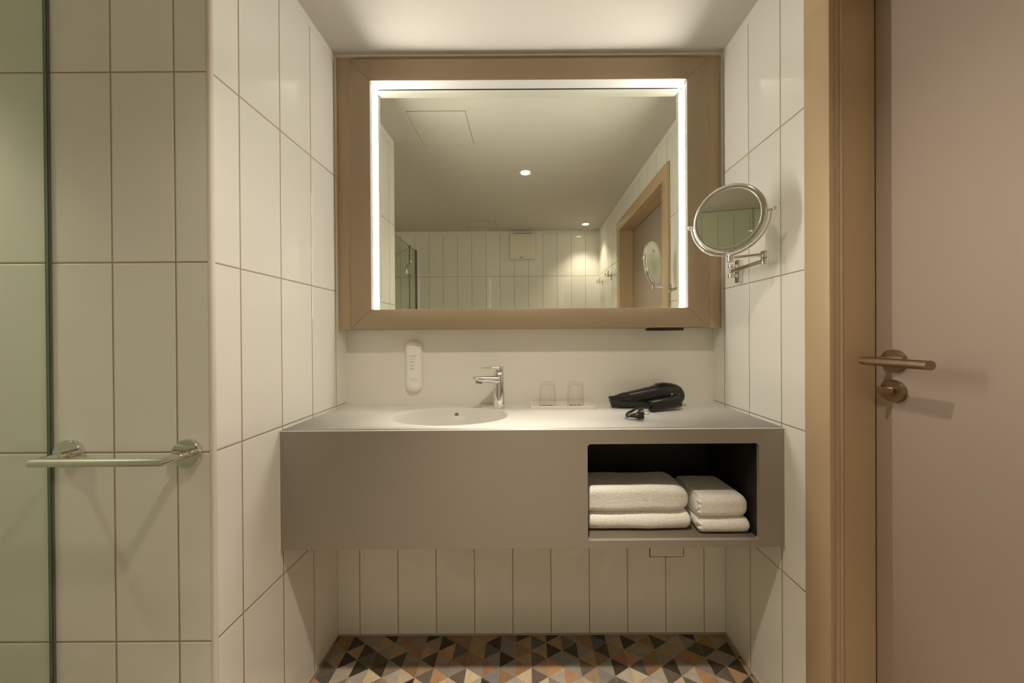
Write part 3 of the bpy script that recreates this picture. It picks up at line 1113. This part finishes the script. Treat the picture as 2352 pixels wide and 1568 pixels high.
m = MB()
L = [esec(0.066, 0.0300, 0.0280, 0.0280), esec(0.0665, 0.0302, 0.0298, 0.0298), esec(0.09, 0.0330, 0.0325, 0.0325), esec(0.13, 0.0368, 0.0362, 0.0362), esec(0.165, 0.0402, 0.0395, 0.0392),
     esec(0.20, 0.0458, 0.0435, 0.0425), esec(0.225, 0.0480, 0.0445, 0.0430), esec(0.250, 0.0480, 0.0435, 0.0425), esec(0.272, 0.0462, 0.0400, 0.0400),
     esec(0.286, 0.0445, 0.0340, 0.0350), esec(0.294, 0.0430, 0.0250, 0.0270), esec(0.2975, 0.0425, 0.0130, 0.0150), esec(0.298, 0.0425, 0.0040, 0.0050)]
m.loft(L)
m.build('barrel', M_BLACK, dry, local=True)
m = MB()
L = [esec(0.0005, 0.0250, 0.0205, 0.0075, lean=-0.28, p=3.0), esec(0.002, 0.0250, 0.0222, 0.0092, lean=-0.26, p=3.0), esec(0.018, 0.0255, 0.0225, 0.0135, lean=-0.18, p=2.6),
     esec(0.036, 0.0275, 0.0262, 0.0215, lean=-0.05, p=2.2), esec(0.052, 0.0300, 0.0292, 0.0275), esec(0.067, 0.0306, 0.0303, 0.0300), esec(0.069, 0.0308, 0.0306, 0.0305), esec(0.0705, 0.0308, 0.0285, 0.0285)]
m.loft(L)
m.build('nozzle', M_BLACK_GLOSS, dry, local=True)
m = MB()
L = [esec(0.185, 0.0815, 0.0022, 0.012), esec(0.192, 0.0862, 0.0050, 0.016), esec(0.215, 0.0898, 0.0050, 0.017), esec(0.235, 0.0890, 0.0046, 0.016), esec(0.246, 0.0860, 0.0020, 0.011)]
m.loft(L)
m.build('switch_cover', M_BLACK_GLOSS, dry, local=True)
# pivot boss and folded handle lying in front of the barrel
m = MB()
m.lathe([(0.022, 0.0), (0.022, 0.012), (0.018, 0.016), (0.0001, 0.016)], (0.240, -0.036, 0.042), (0, -1, 0), n=40)
m.build('pivot_boss', M_BLACK, dry, local=True)
m = MB()
hq0 = Vector((0.118, -0.084, 0.0200))
hq1 = Vector((0.246, -0.0665, 0.0335))
hd = (hq1 - hq0).normalized()
hu = Vector((0, 0, 1)) - hd * hd.z
hu.normalize()
hv = hd.cross(hu)
L = []
for t, sw, sh in ((0.0, 0.70, 0.70), (0.012, 0.92, 0.92), (0.04, 1.0, 1.0), (0.5, 1.0, 1.03), (0.955, 1.04, 1.06), (0.985, 0.98, 1.0), (1.0, 0.80, 0.86)):
    c = hq0.lerp(hq1, t)
    L.append([c + hv * p[0] * sw + hu * p[1] * sh for p in rrect(0.032, 0.0385, 0.009, 7)])
m.loft(L)
m.build('handle', M_BLACK, dry, local=True, ang=0.5)
# cable loop to the plug
Minv = (Matrix.Translation(A0) @ Matrix.Rotation(ang_z, 4, 'Z')).inverted()
m = MB()
W = lambda x, y, z: Minv @ Vector((x, y, ZT + z))
h0w = (Matrix.Translation(A0) @ Matrix.Rotation(ang_z, 4, 'Z')) @ (hq0 - hd * 0.001)
key = [h0w, h0w + Vector((-0.012, -0.008, -0.001)), Vector((0.395, 1.232, ZT + 0.020)), Vector((0.372, 1.205, ZT + 0.017)), Vector((0.349, 1.185, ZT + 0.013)), Vector((0.340, 1.166, ZT + 0.0095)),
       Vector((0.347, 1.152, ZT + 0.0115)), Vector((0.358, 1.150, ZT + 0.0135))]
pts = []
for i in range(len(key) - 1):
    p0, p1, p2, p3 = key[max(i - 1, 0)], key[i], key[i + 1], key[min(i + 2, len(key) - 1)]
    for k in range(8):
        t = k / 8
        pts.append(0.5 * ((2 * p1) + (p2 - p0) * t + (2 * p0 - 5 * p1 + 4 * p2 - p3) * t * t + (3 * p1 - p0 - 3 * p2 + p3) * t ** 3))
pts.append(key[-1])
m.tube([Minv @ p for p in pts], 0.0048, n=14)
m.cyl(Minv @ h0w, Minv @ (h0w + Vector((-0.014, -0.009, -0.001))), 0.0085, 0.0058)
m.build('cable', M_BLACK_GLOSS, dry, local=True)
m = MB()
pl0 = Vector((0.349, 1.154, ZT + 0.0120))
pd = Vector((1.0, -0.28, 0.10)).normalized()
pu = Vector((0, 0, 1)) - pd * pd.z
pu.normalize()
pv = pd.cross(pu)
L = []
for s, a, c in ((0.0, 0.0060, 0.0060), (0.008, 0.0085, 0.0070), (0.016, 0.0105, 0.0085), (0.023, 0.0150, 0.0120), (0.027, 0.0175, 0.0165), (0.030, 0.0178, 0.0175), (0.040, 0.0178, 0.0175), (0.042, 0.0165, 0.0160)):
    ctr = pl0 + pd * s + Vector((0, 0, max(0.0, c - 0.0118)))
    L.append([Minv @ (ctr + pv * a * math.cos(2 * PI * i / 32) + pu * c * math.sin(2 * PI * i / 32)) for i in range(32)])
m.loft(L)
plug = m.build('plug', M_BLACK, dry, local=True, ang=0.5)
m = MB()
pe = pl0 + pd * 0.042 + Vector((0, 0, 0.0057))
for s in (-1, 1):
    m.cyl(Minv @ (pe + pv * 0.0085 * s), Minv @ (pe + pv * 0.0085 * s + pd * 0.017), 0.0024, bevel=0.0008, n=16)
m.build('plug_pins', mat('plug_metal', (0.55, 0.52, 0.47), 0.25, 1.0), plug, local=True)


# ------------------------------------------------------------------ towels in the niche
def towel(name, label, grp, x0, x1, y0, y1, z0, z1, seed, rl=0.010, rr_=0.02, sag=0.003, grooves=0, skew=0.0, front=0.5):
    """folded terry towel: rounded fold at the front, soft ends"""
    m = MB()
    nx, nr = 64, 64
    h = z1 - z0
    d = y1 - y0
    loops = []
    sec = []
    rf = h * front
    rbk = h * 0.35
    for cx, cz, r, a0 in ((y1 - rbk, z1 - rbk, rbk, 0), (y0 + rf, z1 - rf, rf, PI / 2), (y0 + rf, z0 + rf, rf, PI), (y1 - rbk, z0 + rbk, rbk, 1.5 * PI)):
        for k in range(11):
            a = a0 + PI / 2 * k / 10
            sec.append((cx + r * math.cos(a), cz + r * math.sin(a)))
    # resample evenly
    P = sec + [sec[0]]
    cum = [0]
    for a, c in zip(P, P[1:]):
        cum.append(cum[-1] + math.hypot(c[0] - a[0], c[1] - a[1]))
    pts = []
    for k in range(nr * 2):
        s = cum[-1] * k / (nr * 2)
        i = max(j for j in range(len(cum)) if cum[j] <= s + 1e-12)
        i = min(i, len(P) - 2)
        t = (s - cum[i]) / max(cum[i + 1] - cum[i], 1e-9)
        pts.append((P[i][0] + (P[i + 1][0] - P[i][0]) * t, P[i][1] + (P[i + 1][1] - P[i][1]) * t))
    zc_, yc = (z0 + z1) / 2, (y0 + y1) / 2
    us = []
    for k in range(nx + 1):
        t = k / nx
        us.append(0.5 - 0.5 * math.cos(PI * t))
    for u in us:
        x = x0 + (x1 - x0) * u
        dl, dr = x - x0, x1 - x
        ins = 0.0
        if dl < rl:
            ins = max(ins, rl - math.sqrt(max(rl * rl - (rl - dl) ** 2, 0)))
        if dr < rr_:
            ins = max(ins, (rr_ - math.sqrt(max(rr_ * rr_ - (rr_ - dr) ** 2, 0))))
        lp = []
        for y, z in pts:
            fz = (z - zc_) / (h / 2)
            insz = min(ins, h / 2 * 0.97)
            zz = zc_ + fz * (h / 2 - insz)
            if dr < rr_ and fz < 0:
                zz = zc_ + fz * (h / 2 - insz * 0.45)
            yy = yc + (y - yc) * (1 - min(ins, d / 2 * 0.6) / (d / 2) * 0.6)
            xx = x + skew * (yy - y0)
            if grooves and u < 0.12:
                xx += (0.12 - u) / 0.12 * 0.0065 * abs(math.sin(PI * grooves * (zz - z0) / h))
            q = Vector((xx * 9, yy * 9, zz * 14 + seed * 3.1))
            k1 = noise.noise(q) * sag
            q2 = Vector((xx * 330, yy * 330, zz * 330 + seed))
            k2 = noise.noise(q2) * 0.0007
            top = 1.0 if fz > -0.8 else 0.0
            nrm = Vector((0, y - yc, (z - zc_) * 3)).normalized()
            lp.append(Vector((xx, yy, zz)) + nrm * k2 + Vector((0, k1 * 0.6, k1 * top)))
        loops.append(lp)
    m.loft(loops)
    zmin = min(v.co.z for v in m.bm.verts)
    for v in m.bm.verts:
        v.co.z += z0 - zmin
    off = Vector(((x0 + x1) / 2, (y0 + y1) / 2, z0))
    o = m.build(name, M_TOWEL, None, off, ang=3.0)
    o.location = off
    return tag(o, label, 'towel', grp)


SH = z0 + 0.0008 if False else HZ0 - 0.0005 + 0.0006
G = 'folded white towels in the vanity niche'
towel('folded_towel', 'large folded white towel at the bottom of the wider stack in the niche', G, 0.194, 0.519, 1.080, 1.235, SH, SH + 0.057, 1, 0.008, 0.022, 0.003)
towel('folded_towel', 'large folded white towel on top of the wider stack in the niche', G, 0.192, 0.517, 1.080, 1.225, SH + 0.0585, SH + 0.1395, 2, 0.008, 0.050, 0.004, front=0.28)
towel('folded_towel', 'small folded white towel at the bottom of the narrower stack in the niche', G, 0.531, 0.692, 1.062, 1.235, SH, SH + 0.047, 3, 0.014, 0.016, 0.0025, grooves=3)
towel('folded_towel', 'small folded white towel on top of the narrower stack in the niche', G, 0.529, 0.689, 1.064, 1.240, SH + 0.0485, SH + 0.1175, 4, 0.012, 0.030, 0.003, grooves=4, skew=-0.03, front=0.32)

# ------------------------------------------------------------------ magnifying mirror on its folding arm
WX, WY, WZ = XR, 1.249, 1.399
mag = thing('magnifying_mirror', 'round chrome shaving mirror on a folding arm from the right wall', 'mirror', (WX, WY, WZ))
mo = Vector((WX, WY, WZ))
m = MB()
L = []
for dxx, k in ((0.0002, 0.0), (0.010, 0.0), (0.0125, 0.0008), (0.0132, 0.0025)):
    L.append([(WX - dxx, WY + p[0], WZ + p[1]) for p in rrect(0.028 - 2 * k, 0.083 - 2 * k, 0.0055 - k, 6)])
m.loft(L)
m.build('wall_plate', M_CHROME, mag, mo)
hx = 0.7455
m = MB()
for za, zb in ((1.4105, 1.4235), (1.3755, 1.3890)):
    m.cyl((hx, WY, za), (hx, WY, zb), 0.0112, bevel=0.0012, n=36)
    m.box(hx, WX - 0.012, WY - 0.008, WY + 0.008, za + 0.001, zb - 0.001)
m.cyl((hx, WY, 1.385), (hx, WY, 1.414), 0.0045)
m.build('hinge_knuckle', M_CHROME, mag, mo)
EX, EY = 0.728, 1.052
m = MB()
m.tube([(hx, WY, 1.3995), (hx + (EX - hx) * 0.06, WY + (EY - WY) * 0.06, 1.3995), (EX, EY, 1.3955)], 0.0068, n=20)
m.ball((hx, WY, 1.3995), 0.0082, n=12)
m.build('lower_arm', M_CHROME, mag, mo)
m = MB()
m.cyl((EX, EY, 1.3840), (EX, EY, 1.4033), 0.0103, bevel=0.0012, n=36)
m.build('elbow', M_CHROME, mag, mo)
NX, NY = 0.638, 1.0737
m = MB()
m.cyl((EX, EY, 1.4040), (EX, EY, 1.4245), 0.0103, bevel=0.0012, n=36)
m.tube([(EX, EY, 1.4150), (NX, NY, 1.4095)], 0.0055, n=20)
m.cyl((NX, NY, 1.3965), (NX, NY, 1.4165), 0.0095, bevel=0.0012, n=36)
m.cyl((NX, NY, 1.4160), (NX, NY, 1.4200), 0.0060, n=24)
m.build('upper_arm', M_CHROME, mag, mo)
# head: pivot axis horizontal, glass facing the room and the shower
C = Vector((0.6335, 1.0770, 1.5305))
NA = math.radians(221)
nv = Vector((math.cos(NA), math.sin(NA), 0))      # faces left and towards the camera
axv = Vector((-nv.y, nv.x, 0))
tilt = Matrix.Rotation(math.radians(1.3), 3, axv)
nv = tilt @ nv
up = tilt @ Vector((0, 0, 1))
R = 0.1050
m = MB()
m.lathe([(0.0890, 0.0085), (0.0893, 0.0100), (0.0902, 0.0106), (0.1005, 0.0094), (0.1035, 0.0082), (R, 0.0055), (R, -0.0055), (0.1035, -0.0082), (0.1005, -0.0094), (0.0902, -0.0106), (0.0893, -0.0100), (0.0890, -0.0085)], C, nv, n=96, cap=False)
m.build('chrome_rim', M_CHROME, mag, mo, ang=0.9)
for s, nm in ((1, 'mirror_glass'), (-1, 'magnifying_glass')):
    m = MB()
    if s > 0:
        m.cyl(C + nv * 0.0070, C + nv * 0.0088, 0.0892, n=96)
    else:
        m.lathe([(0.0892, -0.0088)] + [(0.0892 * (1 - k / 14), -0.0088 + 0.0040 * (1 - (1 - k / 14) ** 2)) for k in range(1, 14)] + [(0.0012, -0.0048)], C, nv, n=96, cap=False)
        m.cyl(C - nv * 0.0046, C - nv * 0.0048, 0.0013, n=96)
    gl = m.build(nm, M_MIRROR, mag, mo)
m = MB()
for dz_, wd, off in ((0.063, 0.007, 0), (0.056, 0.014, 0), (0.045, 0.004, 0)):
    c = C + up * dz_ - nv * 0.0089
    for k in range(3):
        p = c + axv * (wd * (k - 1) / 1.6)
        u2 = axv * wd * 0.22
        v2 = up * 0.0012
        vs = [m.bm.verts.new(p + a * u2 + b2 * v2 - nv * e) for e in (0.0, 0.0004) for a, b2 in ((-1, -1), (1, -1), (1, 1), (-1, 1))]
        for f in ((0, 1, 2, 3), (7, 6, 5, 4), (0, 4, 5, 1), (1, 5, 6, 2), (2, 6, 7, 3), (3, 7, 4, 0)):
            m.bm.faces.new([vs[i] for i in f])
m.build('printed_mark', M_INK, mag, mo)
m = MB()
ry = 0.1125
pts = [C + axv * ry * math.cos(a) + up * ry * math.sin(a) for a in [PI + PI * k / 64 for k in range(65)]]
m.tube(pts, 0.0030, n=14)
m.cyl((NX, NY, 1.4145), C - up * (ry - 0.001), 0.0050, n=20)
m.build('yoke', M_CHROME, mag, mo)
for s in (-1, 1):
    m = MB()
    m.cyl(C + axv * s * (R - 0.002), C + axv * s * (ry + 0.004), 0.0034, n=20)
    m.ball(C + axv * s * (ry + 0.0075), 0.0058, n=12)
    m.build('pivot_knob', M_CHROME, mag, mo)
